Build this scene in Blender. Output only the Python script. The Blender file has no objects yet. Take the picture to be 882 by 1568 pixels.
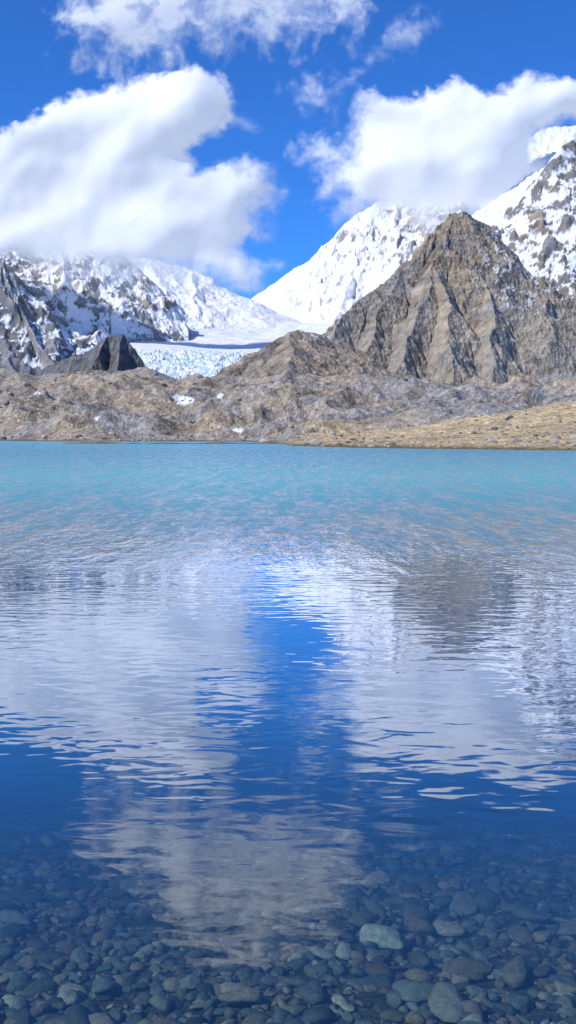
import bpy, math, numpy as np
from mathutils import Vector
rng=np.random.default_rng(7)
F=1500.0; CU=441.0; CV=784.0; HV=668.0; CAMH=2.5
P=math.atan((CV-HV)/F); cp,sp=math.cos(P),math.sin(P)
def W(u,v,D):
    a=(u-CU)/F; b=(CV-v)/F
    y=cp+b*sp; z=-sp+b*cp
    return np.array([a/y*D, D, CAMH+z/y*D])
def vz(v,D):
    b=(CV-v)/F
    return CAMH+(-sp+b*cp)/(cp+b*sp)*D
# ---------- noise ----------
_ga=np.random.default_rng(3).uniform(0,2*math.pi,4096); _GX=np.cos(_ga).astype(np.float32); _GY=np.sin(_ga).astype(np.float32)
def pn(x,y,seed=0):
    x=np.asarray(x,dtype=np.float64); y=np.asarray(y,dtype=np.float64)
    x,y=np.broadcast_arrays(x,y)
    xf=np.floor(x); yf=np.floor(y); xi=xf.astype(np.int64); yi=yf.astype(np.int64)
    fx=(x-xf).astype(np.float32); fy=(y-yf).astype(np.float32)
    u=fx*fx*fx*(fx*(fx*6-15)+10); v=fy*fy*fy*(fy*(fy*6-15)+10)
    hx0=xi*374761393+seed*974634777; hx1=hx0+374761393; hy0=yi*668265263; hy1=hy0+668265263
    def g(hx,hy,dx,dy):
        h=(hx+hy)&0xffffffff; h=((h^(h>>13))*1274126177)&0xffffffff; h=(h^(h>>15))&4095
        return _GX[h]*(fx-dx)+_GY[h]*(fy-dy)
    a=g(hx0,hy0,0,0);b=g(hx1,hy0,1,0);c=g(hx0,hy1,0,1);d=g(hx1,hy1,1,1)
    return ((a+(b-a)*u)*(1-v)+(c+(d-c)*u)*v)*1.5
def fbm(x,y,o=5,seed=0,g=0.5):
    s=0;a=1;t=0
    for i in range(o):
        s=s+a*pn(x,y,seed+i*17); t+=a; a*=g
        x,y=x*1.6-y*1.2+3.1,x*1.2+y*1.6+7.7
    return s/t*1.3
def ridged(x,y,o=5,seed=0,g=0.5):
    s=0;a=1;t=0
    for i in range(o):
        n=1-np.abs(pn(x,y,seed+i*17))*1.6; s=s+a*n*np.abs(n); t+=a; a*=g
        x,y=x*1.6-y*1.2+3.1,x*1.2+y*1.6+7.7
    return s/t
def ss(a,b,x):
    t=np.clip((x-a)/(b-a),0,1); return t*t*(3-2*t)
def mixc(c1,c2,m): return c1*(1-m[...,None])+np.asarray(c2)*m[...,None]
# ---------- mesh helpers ----------
def grid_obj(name,X,Y,Z,mat,col=None,alpha=None,smooth=True,flip=False):
    r,c=X.shape
    co=np.stack([X,Y,Z],-1).reshape(-1,3).astype(np.float32)
    idx=np.arange(r*c).reshape(r,c)
    q=np.stack([idx[:-1,:-1],idx[:-1,1:],idx[1:,1:],idx[1:,:-1]],-1).reshape(-1,4)
    if flip: q=q[:,::-1]
    return mesh_obj(name,co,q,4,mat,col,alpha,smooth)
def mesh_obj(name,co,faces,n,mat,col=None,alpha=None,smooth=True):
    me=bpy.data.meshes.new(name); nf=len(faces)
    me.vertices.add(len(co)); me.vertices.foreach_set('co',np.ascontiguousarray(co,dtype=np.float32).ravel())
    me.loops.add(nf*n); me.loops.foreach_set('vertex_index',np.ascontiguousarray(faces,dtype=np.int32).ravel())
    me.polygons.add(nf); me.polygons.foreach_set('loop_start',np.arange(0,nf*n,n,dtype=np.int32))
    me.polygons.foreach_set('use_smooth',np.full(nf,smooth,dtype=bool))
    me.update(calc_edges=True)
    if col is not None:
        a=me.color_attributes.new('Col','FLOAT_COLOR','POINT')
        cc=np.ones((len(co),4),dtype=np.float32); cc[:,:3]=col.reshape(-1,3)
        a.data.foreach_set('color',cc.ravel())
    if alpha is not None:
        a=me.attributes.new('dens','FLOAT','POINT'); a.data.foreach_set('value',alpha.astype(np.float32).ravel())
    me.materials.append(mat)
    ob=bpy.data.objects.new(name,me); bpy.context.scene.collection.objects.link(ob)
    return ob
def nzof(X,Y,Z):
    tx=np.stack([np.gradient(X,axis=1),np.gradient(Y,axis=1),np.gradient(Z,axis=1)],-1)
    ty=np.stack([np.gradient(X,axis=0),np.gradient(Y,axis=0),np.gradient(Z,axis=0)],-1)
    n=np.cross(tx,ty); n/=np.linalg.norm(n,axis=-1,keepdims=True)+1e-9
    n*=np.sign(n[...,2:3]+1e-9)
    return n
# ---------- material helpers ----------
def newmat(name):
    m=bpy.data.materials.new(name); m.use_nodes=True; nt=m.node_tree; nt.nodes.clear()
    out=nt.nodes.new('ShaderNodeOutputMaterial'); return m,nt,out
def N(nt,t,**k):
    n=nt.nodes.new(t)
    for a,b in k.items(): setattr(n,a,b)
    return n
def math_n(nt,op,a,b=None,c=None,clamp=False):
    n=nt.nodes.new('ShaderNodeMath'); n.operation=op; n.use_clamp=clamp
    for i,x in enumerate((a,b,c)):
        if x is None: continue
        if isinstance(x,(int,float)): n.inputs[i].default_value=x
        else: nt.links.new(x,n.inputs[i])
    return n.outputs[0]
def terrain_mat(name,L,bump=0.6,var=0.45,rough=0.9):
    """attribute colour modulated by noise; L = size of the features in metres"""
    m,nt,out=newmat(name); lk=nt.links.new
    at=N(nt,'ShaderNodeAttribute',attribute_name='Col')
    geo=N(nt,'ShaderNodeNewGeometry')
    n1=N(nt,'ShaderNodeTexNoise'); n1.inputs['Scale'].default_value=1.0/L; n1.inputs['Detail'].default_value=7; n1.inputs['Roughness'].default_value=0.68
    n2=N(nt,'ShaderNodeTexVoronoi'); n2.inputs['Scale'].default_value=2.3/L
    lk(geo.outputs['Position'],n1.inputs['Vector']); lk(geo.outputs['Position'],n2.inputs['Vector'])
    mr=N(nt,'ShaderNodeMapRange'); mr.inputs['From Min'].default_value=0.3; mr.inputs['From Max'].default_value=0.7
    mr.inputs['To Min'].default_value=1-var; mr.inputs['To Max'].default_value=1+var
    lk(n1.outputs['Fac'],mr.inputs['Value'])
    vm=N(nt,'ShaderNodeVectorMath',operation='SCALE'); lk(at.outputs['Color'],vm.inputs[0]); lk(mr.outputs[0],vm.inputs['Scale'])
    b=N(nt,'ShaderNodeBsdfPrincipled'); b.inputs['Roughness'].default_value=rough
    b.inputs['Specular IOR Level'].default_value=0.15
    lk(vm.outputs[0],b.inputs['Base Color'])
    h=math_n(nt,'ADD',n1.outputs['Fac'],math_n(nt,'MULTIPLY',n2.outputs['Distance'],0.35))
    bp=N(nt,'ShaderNodeBump'); bp.inputs['Strength'].default_value=bump; bp.inputs['Distance'].default_value=L*0.8
    lk(h,bp.inputs['Height']); lk(bp.outputs[0],b.inputs['Normal'])
    lk(b.outputs[0],out.inputs[0]); return m

# ---------- mountains ----------
def mountain(name,ridges,u0,u1,d0,d1,nu,nd,slope,mat,colf,base_v=600,warp=18,Lw=140,gul=22,Lg=45,rough=14,Lr=90,seed=1,fine=3.0,pw=0.93,calm=None):
    U=np.linspace(u0,u1,nu); Dd=np.linspace(d0,d1,nd)
    UU,DD=np.meshgrid(U,Dd); X=(UU-CU)/F*DD; Y=DD.copy()
    Xw=X+warp*fbm(X/Lw,Y/Lw,4,seed+1); Yw=Y+warp*fbm(X/Lw+9,Y/Lw+5,4,seed+2)
    best=np.full(X.shape,-1e9); second=np.full(X.shape,-1e9); S=np.zeros_like(X); Dt=np.zeros_like(X)
    off=0
    for rd in ridges:
        pts=[W(*p) for p in rd]
        rb=np.full(X.shape,-1e9); rs=np.zeros_like(X); rdist=np.zeros_like(X); cum=off
        for a,b in zip(pts[:-1],pts[1:]):
            d=b-a; l2=d[0]**2+d[1]**2; L=math.sqrt(l2)
            t=np.clip(((Xw-a[0])*d[0]+(Yw-a[1])*d[1])/l2,0,1)
            dist=np.hypot(Xw-a[0]-t*d[0],Yw-a[1]-t*d[1])
            h=a[2]+t*d[2]-slope*dist**pw*(100**(1-pw))
            k=h>rb; rb=np.where(k,h,rb); rs=np.where(k,cum+t*L,rs); rdist=np.where(k,dist,rdist); cum+=L
        off=cum+777
        k=rb>best
        second=np.where(k,best,np.maximum(second,rb))
        S=np.where(k,rs,S); Dt=np.where(k,rdist,Dt); best=np.where(k,rb,best)
    cf=calm(UU) if calm else 1.0
    fade=ss(0,45,best-second)
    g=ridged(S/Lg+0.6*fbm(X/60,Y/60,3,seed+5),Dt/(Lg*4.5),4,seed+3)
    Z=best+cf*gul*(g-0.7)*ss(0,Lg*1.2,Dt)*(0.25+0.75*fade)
    rr=ridged(X/Lr,Y/Lr,6,seed+11,0.52)
    Z+=cf*rough*(rr-0.55)*(0.25+0.75*ss(0,Lr*0.6,Dt))
    Z+=cf*fine*fbm(X/9,Y/9,4,seed+21,0.6)
    n=nzof(X,Y,Z)
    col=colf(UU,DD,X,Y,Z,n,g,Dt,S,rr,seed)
    zb=vz(base_v,DD)
    Z=np.maximum(Z,zb-60)
    return grid_obj(name,X,Y,Z,mat,col)

tan=np.array([0.40,0.32,0.225]); grey=np.array([0.285,0.265,0.24]); dark=np.array([0.12,0.115,0.115]); snow=np.array([0.73,0.755,0.80])
def rockcol(X,Y,Z,g,seed,warm=0.5):
    a=ss(-0.35,0.35,fbm(X/110,(Y+Z)/110,5,seed+40)+(warm-0.5))
    c=mixc(np.broadcast_to(grey,X.shape+(3,)),tan,a)
    b=ss(0.05,0.5,fbm(X/35+4,(Y*0.5+Z)/30,5,seed+50))
    c=mixc(c,dark,b*0.6)
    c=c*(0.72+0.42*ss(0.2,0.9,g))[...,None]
    st=fbm(X/220+0.3,Z/9,4,seed+60)
    return c*(1+0.28*st)[...,None]
def col_pyramid(UU,DD,X,Y,Z,n,g,Dt,S,rr,seed):
    c=rockcol(X,Y,Z,g,seed,0.55)
    el=(Z-CAMH)/DD
    tal=ss(0.3,0.62,n[...,2]+0.2*fbm(X/40,Y/40,4,seed+70))*ss(0.17,0.08,el)
    c=mixc(c,np.array([0.36,0.325,0.27]),tal*0.75)
    s=ss(0.12,0.25,fbm(X/14,Y/14,5,seed+80)+0.9*(n[...,2]-0.62)+0.5*(el-0.2)-0.35*ss(0.4,0.9,g)+0.0)
    right=ss(690,780,UU)*ss(0.10,0.16,el)
    return mixc(c,snow,np.clip(s*right*0.9,0,1))
def col_left(UU,DD,X,Y,Z,n,g,Dt,S,rr,seed):
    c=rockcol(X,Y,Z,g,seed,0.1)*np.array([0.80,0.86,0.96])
    el=(Z-CAMH)/DD
    m=0.75*fbm(X/32,(Y+Z)/50,5,seed+80,0.55)+1.2*(n[...,2]-0.64)-0.75*(g-0.58)+1.5*(el-0.155)+0.30*ss(60,180,UU)*ss(0.07,0.12,el)-0.22*ss(70,20,UU)
    return mixc(c,snow,ss(-0.02,0.14,m))
def col_right(UU,DD,X,Y,Z,n,g,Dt,S,rr,seed):
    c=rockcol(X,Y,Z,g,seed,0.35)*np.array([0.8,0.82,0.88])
    el=(Z-CAMH)/DD
    m=0.75*fbm(X/32,(Y+Z)/48,5,seed+80,0.55)+1.1*(n[...,2]-0.62)-0.9*(g-0.54)+1.5*(el-0.31)
    return mixc(c,snow,ss(-0.02,0.14,m))
def col_snow(UU,DD,X,Y,Z,n,g,Dt,S,rr,seed):
    c=rockcol(X,Y,Z,g,seed,0.2)*0.95
    m=0.95*fbm(X/60,(Y+Z)/70,5,seed+80,0.56)+1.7*(0.55-n[...,2])+0.7*(rr-0.55)-0.28+0.42*ss(560,640,UU)-0.35*ss(540,450,UU)
    return mixc(np.broadcast_to(snow,X.shape+(3,)),c,ss(0.0,0.16,m)*0.9)
def col_white(UU,DD,X,Y,Z,n,g,Dt,S,rr,seed):
    return np.broadcast_to(snow,X.shape+(3,)).copy()
def col_brown(UU,DD,X,Y,Z,n,g,Dt,S,rr,seed):
    c=rockcol(X,Y,Z,g,seed,0.6)*0.9
    s=ss(0.30,0.38,fbm(X/12,Y/12,4,seed+80))
    return mixc(c,snow,s*0.8*ss(0.09,0.1,(Z-CAMH)/DD))
def col_dark(UU,DD,X,Y,Z,n,g,Dt,S,rr,seed):
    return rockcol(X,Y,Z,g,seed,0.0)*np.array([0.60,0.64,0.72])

mrock=terrain_mat('rock_face',14,0.8,0.4)
msnowrock=terrain_mat('snowy_rock',26,0.32,0.09)
msnow=terrain_mat('snow_field',45,0.22,0.03,0.6)
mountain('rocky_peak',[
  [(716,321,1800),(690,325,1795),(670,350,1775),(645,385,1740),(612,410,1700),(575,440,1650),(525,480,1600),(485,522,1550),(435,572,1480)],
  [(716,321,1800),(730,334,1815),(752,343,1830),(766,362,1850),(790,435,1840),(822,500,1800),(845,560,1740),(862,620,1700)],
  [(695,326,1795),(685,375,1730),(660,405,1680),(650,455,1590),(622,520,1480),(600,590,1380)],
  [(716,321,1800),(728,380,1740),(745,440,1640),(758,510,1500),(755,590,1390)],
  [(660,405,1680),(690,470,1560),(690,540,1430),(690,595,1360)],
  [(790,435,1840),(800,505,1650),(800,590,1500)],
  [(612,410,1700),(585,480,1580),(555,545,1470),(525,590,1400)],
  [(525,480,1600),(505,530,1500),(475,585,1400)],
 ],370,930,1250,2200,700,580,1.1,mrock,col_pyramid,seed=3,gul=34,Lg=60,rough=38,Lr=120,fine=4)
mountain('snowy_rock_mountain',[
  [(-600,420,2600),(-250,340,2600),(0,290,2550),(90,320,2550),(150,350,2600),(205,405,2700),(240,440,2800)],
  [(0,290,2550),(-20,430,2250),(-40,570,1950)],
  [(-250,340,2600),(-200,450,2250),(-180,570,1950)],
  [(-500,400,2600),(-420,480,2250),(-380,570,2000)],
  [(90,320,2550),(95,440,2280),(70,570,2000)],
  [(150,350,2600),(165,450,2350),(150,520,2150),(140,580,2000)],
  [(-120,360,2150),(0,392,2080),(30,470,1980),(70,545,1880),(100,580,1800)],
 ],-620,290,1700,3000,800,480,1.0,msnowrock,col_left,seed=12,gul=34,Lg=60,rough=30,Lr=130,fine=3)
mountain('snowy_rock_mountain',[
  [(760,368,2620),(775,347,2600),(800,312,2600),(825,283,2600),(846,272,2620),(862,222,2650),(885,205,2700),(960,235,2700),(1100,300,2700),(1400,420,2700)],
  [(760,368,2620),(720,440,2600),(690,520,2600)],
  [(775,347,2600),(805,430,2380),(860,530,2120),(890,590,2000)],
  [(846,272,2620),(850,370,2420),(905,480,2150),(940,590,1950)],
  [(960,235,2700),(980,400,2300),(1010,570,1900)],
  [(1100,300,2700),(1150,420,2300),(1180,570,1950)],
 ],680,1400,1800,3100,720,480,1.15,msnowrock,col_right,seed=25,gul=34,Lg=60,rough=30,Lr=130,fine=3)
mountain('snow_mountain',[
  [(360,510,3850),(405,490,3870),(425,468,3900),(433,448,3950),(448,430,3980),(470,404,4000),(500,380,4000),(530,350,4000),(548,326,4000),(575,309,4000),(605,302,4050),(660,270,4100),(720,240,4100),(900,235,4100),(1100,330,4100)],
  [(470,404,4000),(482,450,3700),(486,505,3400)],
  [(433,448,3950),(430,480,3650),(420,505,3400)],
  [(548,326,4000),(545,400,3650),(520,470,3350),(505,530,3100)],
  [(605,302,4050),(610,380,3650),(600,470,3250)],
  [(660,270,4100),(680,370,3600),(690,470,3200)],
 ],330,1100,2700,4600,600,420,0.9,msnowrock,col_snow,seed=31,gul=46,Lg=95,rough=62,Lr=240,fine=3.5,warp=22,calm=lambda u:0.15+0.85*ss(420,520,u))
mountain('snow_mountain',[
  [(740,330,3100),(775,260,3100),(800,215,3100),(825,197,3100),(855,193,3100),(900,190,3100),(980,215,3100),(1100,300,3100)],
 ],700,1150,2700,3400,320,240,1.0,msnow,col_white,seed=41,gul=20,Lg=60,rough=24,Lr=110,fine=3)
mountain('snow_mountain',[
  [(60,380,3500),(160,385,3500),(230,396,3500),(285,408,3500),(318,424,3520),(338,440,3550),(352,456,3600),(372,476,3700),(400,500,3800)],
  [(230,396,3500),(250,440,3200),(255,490,2900),(250,530,2700)],
  [(285,408,3500),(300,450,3200),(300,485,3000)],
  [(338,440,3550),(335,470,3300),(330,500,3050)],
 ],40,460,2450,4100,460,400,0.55,msnow,col_white,seed=47,gul=24,Lg=60,rough=24,Lr=150,fine=2,warp=30,calm=lambda u:0.2+0.8*ss(390,320,u))
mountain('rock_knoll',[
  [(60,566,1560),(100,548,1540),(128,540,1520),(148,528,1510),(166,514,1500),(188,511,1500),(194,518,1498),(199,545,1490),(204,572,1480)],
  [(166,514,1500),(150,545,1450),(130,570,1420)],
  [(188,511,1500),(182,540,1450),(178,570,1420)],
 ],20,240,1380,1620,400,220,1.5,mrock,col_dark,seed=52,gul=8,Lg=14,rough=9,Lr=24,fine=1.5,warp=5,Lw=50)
mountain('brown_hill',[
  [(320,585,1180),(360,562,1230),(395,538,1260),(425,514,1290),(452,505,1300),(480,508,1310),(510,515,1320),(560,540,1330),(620,585,1330)],
  [(440,508,1295),(450,540,1200),(440,580,1120)],
 ],300,640,1020,1480,400,240,0.62,mrock,col_brown,seed=63,gul=8,Lg=25,rough=9,Lr=50,fine=1.5,warp=8,Lw=60)

# ---------- glacier ----------
U=np.linspace(120,540,600); Dd=np.linspace(1560,4300,700); UU,DD=np.meshgrid(U,Dd); X=(UU-CU)/F*DD; Y=DD
t=np.clip((DD-1640)/(4000-1640),0,1)
prof=np.interp(t,[0,0.05,0.12,0.18,0.45,0.7,1.0],[0,0.20,0.36,0.42,0.62,0.81,1.0])
vb=590-6*ss(200,340,UU)
vcr=474-22*ss(340,200,UU)-10*ss(440,540,UU)
vv=vb+(vcr-vb)*prof
Z=vz(vv,DD)
Z-=ss(4000,4300,DD)*200
fall=ss(1640,1700,DD)*ss(2150,1950,DD+110*fbm(X/120,Y/120,3,300))
Z+=fall*15*(ridged(X/34+fbm(X/50,Y/50,3,5),Y/26,4,301)-0.5)
Z+=30*fbm(X/300,Y/420,4,302)*ss(1900,2700,DD)
ft=ss(1570,1660,DD+40*fbm(X/60,Y/60,3,309)); Z=Z*ft+(vz(600,DD)-10)*(1-ft)
c=np.broadcast_to(np.array([0.69,0.72,0.775]),X.shape+(3,)).copy()
cr=ridged(X/22,Y/14,4,305)
c=mixc(c,np.array([0.33,0.53,0.65]),fall*ss(0.5,0.15,cr)*0.9)
c=mixc(c,np.array([0.40,0.40,0.40]),ss(0.25,0.5,fbm(X/60,Y/30,4,306))*fall*0.4)
c=mixc(c,np.array([0.30,0.28,0.26]),ss(1680,1600,DD)*0.8)
grid_obj('glacier',X,Y,Z,terrain_mat('glacier_ice',20,0.35,0.05,0.6),c)

# ---------- ground ----------
def shoreD(u): 
    return np.interp(u,[-500,0,60,100,200,300,395,425,445,500,560,700,882,1400],[560,520,500,470,455,470,440,330,262,228,212,190,170,150])
def ground_h(UU,DD,X,Y):
    Ds=shoreD(UU)+6*fbm(X/30,Y/30,4,400)
    vm=np.interp(UU,[-500,0,100,200,300,400,470,560,640,700,790,882,1400],[640,640,642,648,652,650,664,664,655,645,634,624,600])
    vt=np.interp(UU,[-500,0,60,100,200,240,270,330,400,470,540,600,650,700,735,790,882,1400],[572,563,571,568,569,572,580,588,580,574,580,585,593,602,597,587,583,570])
    Dm=Ds*np.interp(UU,[-500,400,450,1400],[1.18,1.2,1.8,2.0]); Dt=950.
    zm=vz(vm,Dm); zt=vz(vt,Dt)
    z=np.where(DD<Ds,-np.clip((Ds-DD)*0.06,0,4),0)
    a=np.clip((DD-Ds)/(Dm-Ds),0,1); b=np.clip((DD-Dm)/(Dt-Dm),0,1)
    z=z+zm*a**1.0+(zt-zm)*(0.65*b+0.35*b*b)
    z=z+np.where(DD>Dt,(DD-Dt)*0.028,0)
    amp=np.clip((DD-Ds)/90,0,1)
    flat=1-0.82*ss(430,560,UU)*ss(Dm*1.5,Dm*0.95,DD)
    far=1-0.6*ss(850,1000,DD)
    z=z+amp*flat*far*(24*(ridged(X/170,Y/150,3,401)-0.45)+9*fbm(X/55,Y/50,3,402)+ 5.5*(ridged(X/36,Y/30,5,403)-0.5)+1.8*fbm(X/9,Y/9,5,404,0.62))
    z=z+np.clip((DD-Ds)/15,0,1)*0.35*fbm(X/4,Y/4,4,405,0.6)
    sc=330+8*np.sin(UU/60.)
    spit=np.exp(-((DD-sc)/4.0)**2)*ss(60,120,UU)*ss(450,425,UU)*0.9*(0.75+0.6*fbm(X/14,Y*0,3,407))
    z=np.where(DD<Ds-5,np.maximum(z,-0.35+spit),z)
    return z,Ds,Dm
U=np.arange(-470,1360,1.9); 
Dd=np.concatenate([np.linspace(12,145,30),np.linspace(148,560,360),np.linspace(562,1100,340),np.linspace(1105,1800,40),np.linspace(1830,7000,20)])
UU,DD=np.meshgrid(U,Dd); X=(UU-CU)/F*DD; Y=DD
Z,Ds,Dm=ground_h(UU,DD,X,Y)
Z=np.where(DD<140,-3.0,Z)
base=np.array([0.34,0.295,0.24])
c=np.broadcast_to(base,X.shape+(3,)).copy()
c=mixc(c,np.array([0.44,0.34,0.21]),ss(-0.1,0.4,fbm(X/90,Y/70,5,420))*0.6)
c=mixc(c,np.array([0.29,0.285,0.28]),ss(-0.05,0.35,fbm(X/70+5,Y/50,5,421)+0.25*ss(420,600,UU))*0.8)
c=mixc(c,np.array([0.16,0.13,0.10]),ss(0.05,0.45,fbm(X/25,Y/25,5,422))*0.65)
c=c*(1+0.6*fbm(X/5,Y/5,4,425,0.65))[...,None]
och=ss(430,520,UU)*ss(1.25,0.95,DD/Dm)
c=mixc(c,np.array([0.64,0.48,0.26]),och*(0.78+0.22*fbm(X/15,Y/15,4,423)))
c=mixc(c,np.array([0.34,0.275,0.15]),och*ss(0.1,0.45,fbm(X/22,Y/9,5,424))*0.7)
wet=ss(0.9,0.1,Z); c=mixc(c,np.array([0.13,0.095,0.04]),wet*0.85)
PV=HV-F*(Z-CAMH)/DD*(1.0)
for (pu,pv,ru,rv,s) in [(283,613,15,7,1),(365,659,10,4,2),(338,607,5,4,3),(272,609,7,4,4),(60,603,5,2.5,5),(150,640,4,2,6)]:
    q=((UU-pu)/ru)**2+((PV-pv)/rv)**2+0.8*fbm(X/6,Y/6,4,430+s)
    c=mixc(c,np.array([0.85,0.87,0.9]),ss(1.0,0.8,q)*(DD<950))
grid_obj('ground',X,Y,Z,terrain_mat('moraine_gravel',3.2,0.9,0.5),c)

# ---------- stones ----------
def ico(sub):
    import bmesh
    bm=bmesh.new(); bmesh.ops.create_icosphere(bm,subdivisions=sub,radius=1.0)
    v=np.array([x.co[:] for x in bm.verts]); f=np.array([[a.index for a in x.verts] for x in bm.faces]); bm.free(); return v,f
def stones(name,px,py,pz,size,sub,mat,cols,flat=(0.35,0.6),ang=0.25):
    v,f=ico(sub); nt=16; temps=[]
    for k in range(nt):
        r=np.random.default_rng(100+k); w=v.copy()
        for j in range(11):
            d=r.normal(size=3); d/=np.linalg.norm(d); o=r.uniform(0.5,0.85)
            dt=w@d; w-=np.where(dt>o,(dt-o)*0.93,0)[:,None]*d
        w*=1+ang*0.3*np.sin(v@r.normal(size=3)*2.2+r.uniform(0,6))[:,None]
        temps.append(w)
    temps=np.array(temps); n=len(px); ti=rng.integers(0,nt,n)
    sc=np.stack([size*rng.uniform(0.85,1.6,n),size*rng.uniform(0.6,1.0,n),size*rng.uniform(flat[0],flat[1],n)],-1)
    V=temps[ti]*sc[:,None,:]
    a=rng.uniform(0,2*math.pi,n); tl=rng.normal(0,0.2,n)
    y2=V[...,1]*np.cos(tl)[:,None]-V[...,2]*np.sin(tl)[:,None]; z2=V[...,1]*np.sin(tl)[:,None]+V[...,2]*np.cos(tl)[:,None]
    x3=V[...,0]*np.cos(a)[:,None]-y2*np.sin(a)[:,None]; y3=V[...,0]*np.sin(a)[:,None]+y2*np.cos(a)[:,None]
    co=np.stack([x3+px[:,None],y3+py[:,None],z2+pz[:,None]],-1).reshape(-1,3)
    faces=(f[None]+ (np.arange(n)*len(v))[:,None,None]).reshape(-1,3)
    col=np.repeat(cols,len(v),axis=0)
    return mesh_obj(name,co,faces,3,mat,col)
def bed_h(x,y):
    y=np.asarray(y,dtype=float)
    return np.interp(y,[-12,1.0,2.5,4,6,9,14],[1.6,0.12,-0.12,-0.32,-0.62,-1.25,-2.6])+0.06*fbm(x/1.2,y/1.2,3,500)
pal=np.array([[0.23,0.195,0.135],[0.13,0.13,0.105],[0.25,0.195,0.12],[0.10,0.115,0.10],[0.16,0.17,0.145],[0.20,0.145,0.095],[0.33,0.295,0.22],[0.07,0.075,0.065],[0.18,0.19,0.16],[0.12,0.14,0.12]])
def stcol(n):
    return pal[rng.integers(0,len(pal),n)]*rng.uniform(0.6,1.3,(n,1))
n=14500
py=3.0+7.5*rng.uniform(0,1,n)**1.2; px=rng.uniform(-1,1,n)*(1.0+0.36*py)
sz=np.clip(rng.lognormal(-3.38,0.52,n),0.013,0.12)
mst=terrain_mat('pebble_stone',0.04,0.4,0.4,0.7)
stones('lake_bed_stones',px,py,bed_h(px,py)+sz*rng.uniform(0.0,0.5,n),sz,2,mst,stcol(n),(0.28,0.6),0.4)
bx,by,bs=[],[],[]
for (u,v,s) in [(378,1525,0.12),(620,1522,0.125),(175,1500,0.10),(575,1265,0.11),(575,1405,0.12),(140,1450,0.09),(760,1475,0.08),(300,1500,0.08),(860,1380,0.11),(40,1365,0.11),(700,1330,0.10)]:
    dep=P+math.atan((v-CV)/F); y=(CAMH+0.4)/math.tan(dep); bx.append((u-CU)/F*math.hypot(y,CAMH)); by.append(y); bs.append(s)
bx,by,bs=map(np.array,(bx,by,bs))
cc=np.array([[0.26,0.21,0.13],[0.17,0.19,0.15],[0.15,0.17,0.15],[0.55,0.44,0.27],[0.46,0.47,0.34]]+[[0.2,0.2,0.17]]*6)
stones('submerged_boulders',bx,by,bed_h(bx,by)+0.05,bs,3,mst,cc,(0.3,0.4),0.35)
xx,yy=np.meshgrid(np.linspace(-16,16,260),np.linspace(-12,15,240))
cb=np.broadcast_to(np.array([0.09,0.085,0.065]),xx.shape+(3,)).copy()
grid_obj('lake_bed',xx,yy,bed_h(xx,yy),terrain_mat('lake_bed_gravel',0.08,0.9,0.6),cb)
n=4200
u=rng.uniform(-200,1100,n); d=rng.uniform(0,1,n)**1.3*650+3+shoreD(u); x=(u-CU)/F*d
z,_,_=ground_h(u,d,x,d); sz=np.clip(rng.lognormal(-0.9,0.55,n),0.15,1.9)*(0.5+d/600)
bc=np.array([[0.38,0.35,0.30],[0.26,0.24,0.21],[0.42,0.35,0.26],[0.14,0.13,0.12]])[rng.integers(0,4,n)]
stones('moraine_boulders',x,d,z+sz*0.1,sz,2,terrain_mat('boulder_stone',1.0,0.5,0.3),bc,(0.5,0.8))

# ---------- water ----------
m,nt,out=newmat('lake_water'); lk=nt.links.new
geo=N(nt,'ShaderNodeNewGeometry'); sep=N(nt,'ShaderNodeSeparateXYZ'); lk(geo.outputs['Position'],sep.inputs[0])
X_,Y_=sep.outputs[0],sep.outputs[1]
def noise(scale,sx,sy,detail=3,rough=0.5,rot=0.0,dist=0.0):
    mp=N(nt,'ShaderNodeMapping'); mp.inputs['Scale'].default_value=(sx,sy,1); mp.inputs['Rotation'].default_value=(0,0,rot)
    lk(geo.outputs['Position'],mp.inputs[0])
    t=N(nt,'ShaderNodeTexNoise'); t.inputs['Scale'].default_value=scale; t.inputs['Detail'].default_value=detail; t.inputs['Roughness'].default_value=rough; t.inputs['Distortion'].default_value=dist
    lk(mp.outputs[0],t.inputs['Vector']); return t.outputs['Fac']
def mr(v,a,b,c=0.0,d=1.0,st='SMOOTHSTEP'):
    q=N(nt,'ShaderNodeMapRange'); q.interpolation_type=st
    for k,val in zip(('From Min','From Max','To Min','To Max'),(a,b,c,d)): q.inputs[k].default_value=val
    lk(v,q.inputs['Value']); return q.outputs[0]
w1=noise(1.0,2.3,4.6,1.6,0.45,0.15,0.4)
w2=noise(1.0,0.35,0.8,2,0.4,-0.1)
w4=noise(1.0,2.6,0.75,3,0.6,0.0,0.3)
w5=noise(1.0,1.1,0.16,3,0.65,0.0,0.3)
patch=noise(0.02,1,1.6,3,0.55)
yj=math_n(nt,'ADD',Y_,math_n(nt,'MULTIPLY',math_n(nt,'SUBTRACT',patch,0.5),24))
ruf=mr(math_n(nt,'LOGARITHM',math_n(nt,'MAXIMUM',yj,1.0),10.0),math.log10(14),math.log10(46))
calm=mr(Y_,4,11,0.65,1.0)
gust=mr(noise(0.35,0.6,1.3,2,0.5),0.35,0.65,0.5,1.25)
h=math_n(nt,'ADD',math_n(nt,'MULTIPLY',math_n(nt,'MULTIPLY',w1,gust),0.0072),math_n(nt,'MULTIPLY',w2,0.0035))
h=math_n(nt,'MULTIPLY',h,calm)
hh=math_n(nt,'ADD',math_n(nt,'MULTIPLY',h,math_n(nt,'ADD',math_n(nt,'MULTIPLY',ruf,4.0),1.0)),math_n(nt,'MULTIPLY',math_n(nt,'MULTIPLY',w4,ruf),0.26))
bp=N(nt,'ShaderNodeBump'); bp.inputs['Strength'].default_value=1; bp.inputs['Distance'].default_value=1.0; lk(hh,bp.inputs['Height'])
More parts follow.
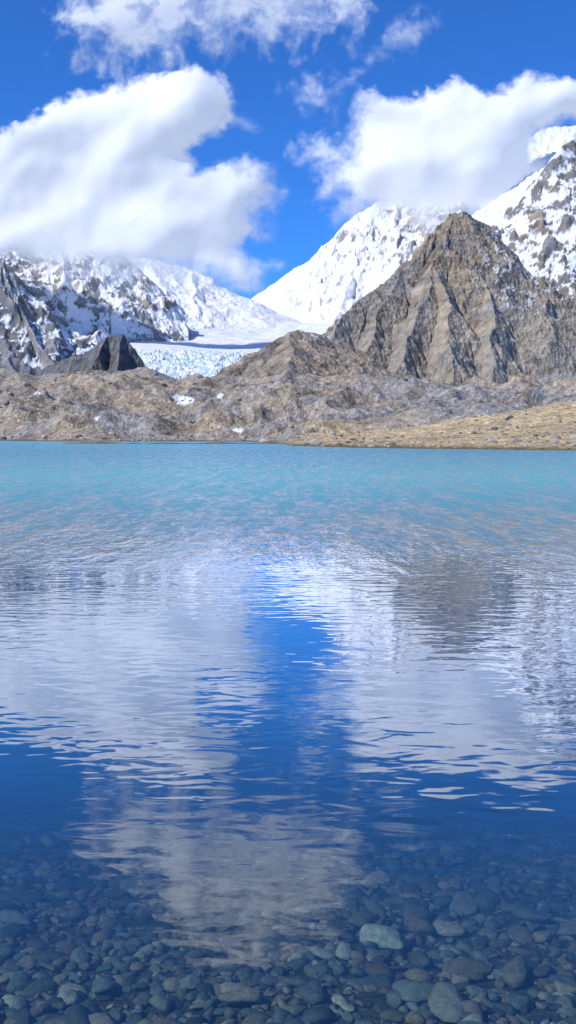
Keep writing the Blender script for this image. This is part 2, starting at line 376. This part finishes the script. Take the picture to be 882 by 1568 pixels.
ramp=N(nt,'ShaderNodeValToRGB'); cr=ramp.color_ramp
lk(math_n(nt,'DIVIDE',math_n(nt,'LOGARITHM',math_n(nt,'MAXIMUM',Y_,1.0),10.0),3.0),ramp.inputs[0])
stops=[(4.5,(0.022,0.058,0.075)),(6.5,(0.014,0.072,0.15)),(11,(0.012,0.10,0.23)),(18,(0.03,0.16,0.28)),(32,(0.065,0.26,0.35)),(60,(0.095,0.37,0.42)),(160,(0.045,0.25,0.36)),(400,(0.035,0.32,0.43))]
while len(cr.elements)<len(stops): cr.elements.new(0.5)
for e,(yv,cc_) in zip(cr.elements,stops): e.position=math.log10(yv)/3; e.color=(*cc_,1)
body=N(nt,'ShaderNodeBsdfDiffuse'); lk(ramp.outputs[0],body.inputs['Color'])
tr=N(nt,'ShaderNodeBsdfTransparent'); tr.inputs[0].default_value=(0.68,0.81,0.82,1)
opac=mr(Y_,3.8,9.2,0.06,1.0,'LINEAR')
mx=N(nt,'ShaderNodeMixShader'); lk(opac,mx.inputs[0]); lk(tr.outputs[0],mx.inputs[1]); lk(body.outputs[0],mx.inputs[2])
gl=N(nt,'ShaderNodeBsdfGlossy'); gl.inputs['Color'].default_value=(1,1,1,1); lk(bp.outputs[0],gl.inputs['Normal'])
lk(mr(ruf,0,1,0.01,0.2,'LINEAR'),gl.inputs['Roughness'])
# Schlick reflectance, the same from above and below the surface
dt=N(nt,'ShaderNodeVectorMath',operation='DOT_PRODUCT'); lk(geo.outputs['Incoming'],dt.inputs[0]); lk(bp.outputs[0],dt.inputs[1])
cosn=math_n(nt,'ABSOLUTE',dt.outputs['Value'])
F0=0.06
sch=math_n(nt,'MULTIPLY_ADD',math_n(nt,'POWER',math_n(nt,'SUBTRACT',1.0,cosn,clamp=True),3.6),1-F0,F0)
glint=math_n(nt,'ADD',math_n(nt,'MULTIPLY',w4,0.55),math_n(nt,'MULTIPLY',w5,0.55))
gm=math_n(nt,'ADD',math_n(nt,'MULTIPLY',math_n(nt,'SUBTRACT',mr(glint,0.42,0.72,0.3,2.3),1.0),ruf),1.0)
fac=math_n(nt,'MULTIPLY',math_n(nt,'MULTIPLY',sch,mr(ruf,0,1,1.25,0.42,'LINEAR')),gm,clamp=True)
mx2=N(nt,'ShaderNodeMixShader'); lk(fac,mx2.inputs[0]); lk(mx.outputs[0],mx2.inputs[1]); lk(gl.outputs[0],mx2.inputs[2])
lk(mx2.outputs[0],out.inputs[0])
xs=np.linspace(-900,900,40); ys=np.concatenate([np.linspace(-5,60,40),np.linspace(70,620,40)])
xx,yy=np.meshgrid(xs,ys); grid_obj('lake_water',xx,yy,np.zeros_like(xx),m)

# ---------- clouds ----------
mc,nt,out=newmat('cloud_vapour'); lk=nt.links.new
at=N(nt,'ShaderNodeAttribute',attribute_name='dens')
df=N(nt,'ShaderNodeBsdfDiffuse'); df.inputs[0].default_value=(0.60,0.60,0.61,1)
tl=N(nt,'ShaderNodeBsdfTranslucent'); tl.inputs[0].default_value=(0.7,0.72,0.75,1)
em=N(nt,'ShaderNodeEmission'); em.inputs[0].default_value=(0.93,0.955,1,1); em.inputs[1].default_value=0.35  # added glow standing in for light scattered many times inside the cloud
m1=N(nt,'ShaderNodeMixShader'); m1.inputs[0].default_value=0.15; lk(df.outputs[0],m1.inputs[1]); lk(tl.outputs[0],m1.inputs[2])
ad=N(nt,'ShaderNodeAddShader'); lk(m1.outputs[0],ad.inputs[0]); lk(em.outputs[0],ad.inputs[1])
tr=N(nt,'ShaderNodeBsdfTransparent'); m2=N(nt,'ShaderNodeMixShader')
lk(at.outputs['Fac'],m2.inputs[0]); lk(tr.outputs[0],m2.inputs[1]); lk(ad.outputs[0],m2.inputs[2]); lk(m2.outputs[0],out.inputs[0])
def sdf(poly,U,V):
    p=np.array(poly,float); d=np.full(U.shape,1e9); ins=np.zeros(U.shape,bool)
    for i in range(len(p)):
        a=p[i]; b=p[(i+1)%len(p)]; e=b-a
        t=np.clip(((U-a[0])*e[0]+(V-a[1])*e[1])/(e@e),0,1)
        d=np.minimum(d,np.hypot(U-a[0]-t*e[0],V-a[1]-t*e[1]))
        c=((a[1]>V)!=(b[1]>V)); 
        xi=(b[0]-a[0])*(V-a[1])/(b[1]-a[1]+1e-12)+a[0]
        ins^=c&(U<xi)
    return np.where(ins,d,-d)
def blur(A,k):
    for _ in range(3):
        for ax in (0,1):
            B=np.pad(A,[(k+1,k) if i==ax else (0,0) for i in (0,1)],mode='edge'); C=np.cumsum(B,axis=ax)
            A=(np.take(C,range(2*k+1,C.shape[ax]),axis=ax)-np.take(C,range(0,C.shape[ax]-2*k-1),axis=ax))/(2*k+1)
    return A
def cloud(name,poly,D,step,soft,amp,relief,seed,amax=1.0,pad=60,wisp=0.0,fs=48.,warp=8):
    p=np.array(poly,float); u0,v0=p.min(0)-pad; u1,v1=p.max(0)+pad
    U,V=np.meshgrid(np.arange(u0,u1,step),np.arange(v0,v1,step))
    Uw=U+warp*fbm(U/60,V/60,4,seed+1); Vw=V+warp*fbm(U/60+8,V/60,4,seed+2)
    s=sdf(poly,Uw,Vw)
    bil=1-2*np.abs(fbm(Uw/fs,Vw/fs,5,seed+3,0.55))
    f=fbm(Uw/40,Vw/40,6,seed+4,0.60)
    so=soft(U,V) if callable(soft) else soft*np.ones_like(U)
    e=s+amp*f*(0.55+so/40.)+amp*0.5*(0.5-bil)
    a=ss(-so*0.6,so*1.3,e)*amax
    if wisp>0: a=a*(1-wisp*ss(-0.05,0.45,fbm(Uw/55+3,Vw/40,6,seed+9,0.6)))
    edge=ss(0,pad*0.5,np.minimum(np.minimum(U-u0,u1-U),np.minimum(V-v0,v1-V))); a=a*edge
    dome=blur(np.sqrt(np.clip(s+12,0,150)),int(15/step))
    rel=relief*(4.2*dome+30*fbm(U/190,V/140,2,seed+6)+blur(4*fbm(Uw/60,Vw/50,3,seed+7),int(9/step))+blur(3*(0.5-bil),int(6/step)))
    Dl=D-rel*D/F
    b=(CV-V)/F; y=cp+b*sp; x=(U-CU)/F/y*D; z=CAMH+(-sp+b*cp)/y*D
    return grid_obj(name,x,Dl,z,mc,alpha=a,flip=True)
left=[(-500,260),(-380,200),(-250,230),(-120,190),(-40,225),(0,218),(40,198),(75,168),(120,148),(170,132),(205,126),(250,113),(300,106),(342,122),(362,160),(350,205),(318,222),(300,242),(304,266),(332,258),(375,244),(415,262),(432,292),(414,320),(396,338),(408,364),(386,376),(382,392),(400,414),(406,440),(375,452),(345,442),(300,436),(220,436),(120,424),(0,404),(-200,395),(-400,370),(-520,340)]
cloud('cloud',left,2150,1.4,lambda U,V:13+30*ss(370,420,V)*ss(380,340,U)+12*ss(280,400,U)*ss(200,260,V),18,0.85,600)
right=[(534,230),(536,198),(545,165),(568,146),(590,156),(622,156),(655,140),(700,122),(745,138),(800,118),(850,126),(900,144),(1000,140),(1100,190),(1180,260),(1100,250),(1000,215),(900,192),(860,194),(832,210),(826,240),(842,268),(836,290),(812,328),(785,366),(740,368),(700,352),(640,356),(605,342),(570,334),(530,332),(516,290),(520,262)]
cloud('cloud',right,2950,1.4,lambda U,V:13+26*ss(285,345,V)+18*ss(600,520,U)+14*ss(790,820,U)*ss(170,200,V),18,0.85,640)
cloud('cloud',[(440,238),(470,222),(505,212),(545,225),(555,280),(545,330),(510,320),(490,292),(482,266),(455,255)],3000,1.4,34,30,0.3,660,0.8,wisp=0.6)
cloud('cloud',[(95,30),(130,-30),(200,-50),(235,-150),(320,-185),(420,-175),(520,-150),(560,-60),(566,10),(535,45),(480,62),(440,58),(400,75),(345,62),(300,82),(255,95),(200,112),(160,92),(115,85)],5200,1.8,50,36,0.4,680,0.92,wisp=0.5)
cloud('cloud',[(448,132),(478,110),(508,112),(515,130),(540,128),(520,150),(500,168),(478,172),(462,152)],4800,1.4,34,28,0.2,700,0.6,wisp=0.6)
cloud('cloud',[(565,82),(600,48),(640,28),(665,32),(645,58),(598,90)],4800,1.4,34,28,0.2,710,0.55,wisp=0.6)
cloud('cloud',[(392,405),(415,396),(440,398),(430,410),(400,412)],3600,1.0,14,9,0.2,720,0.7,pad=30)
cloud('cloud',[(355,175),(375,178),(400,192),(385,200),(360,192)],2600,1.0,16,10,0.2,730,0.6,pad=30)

# ---------- light ----------
sd=Vector((-0.80,-0.47,0)).normalized(); el=math.radians(44)
sdir=Vector((sd.x*math.cos(el),sd.y*math.cos(el),math.sin(el)))
L=bpy.data.lights.new('sun','SUN'); L.energy=4.8; L.angle=math.radians(0.5); L.color=(1,0.955,0.89)
so=bpy.data.objects.new('sun',L); so.rotation_euler=sdir.to_track_quat('Z','Y').to_euler(); so.location=(-50,-50,100); bpy.context.scene.collection.objects.link(so)
w=bpy.data.worlds.new('World'); bpy.context.scene.world=w; w.use_nodes=True; nt=w.node_tree; lk=nt.links.new
bg=nt.nodes['Background']; sky=nt.nodes.new('ShaderNodeTexSky'); sky.sky_type='NISHITA'; sky.sun_disc=False
sky.sun_elevation=el; sky.sun_rotation=math.atan2(sd.x,sd.y)%(2*math.pi); sky.altitude=4500; sky.air_density=1.0; sky.dust_density=0.0; sky.ozone_density=4.0
vm=nt.nodes.new('ShaderNodeVectorMath'); vm.operation='MULTIPLY'; vm.inputs[1].default_value=(0.42,1.10,1.90)
lk(sky.outputs[0],vm.inputs[0]); lk(vm.outputs[0],bg.inputs[0]); bg.inputs[1].default_value=0.12
# ---------- camera ----------
cam=bpy.data.cameras.new('camera'); cam.sensor_fit='VERTICAL'; cam.sensor_height=24; cam.lens=24*F/1568; cam.clip_start=0.05; cam.clip_end=30000
co=bpy.data.objects.new('camera',cam); co.location=(0,0,CAMH); co.rotation_euler=(math.pi/2-P,0,0); bpy.context.scene.collection.objects.link(co)
sc=bpy.context.scene; sc.camera=co
sc.view_settings.view_transform='Standard'; sc.view_settings.look='None'; sc.view_settings.exposure=0
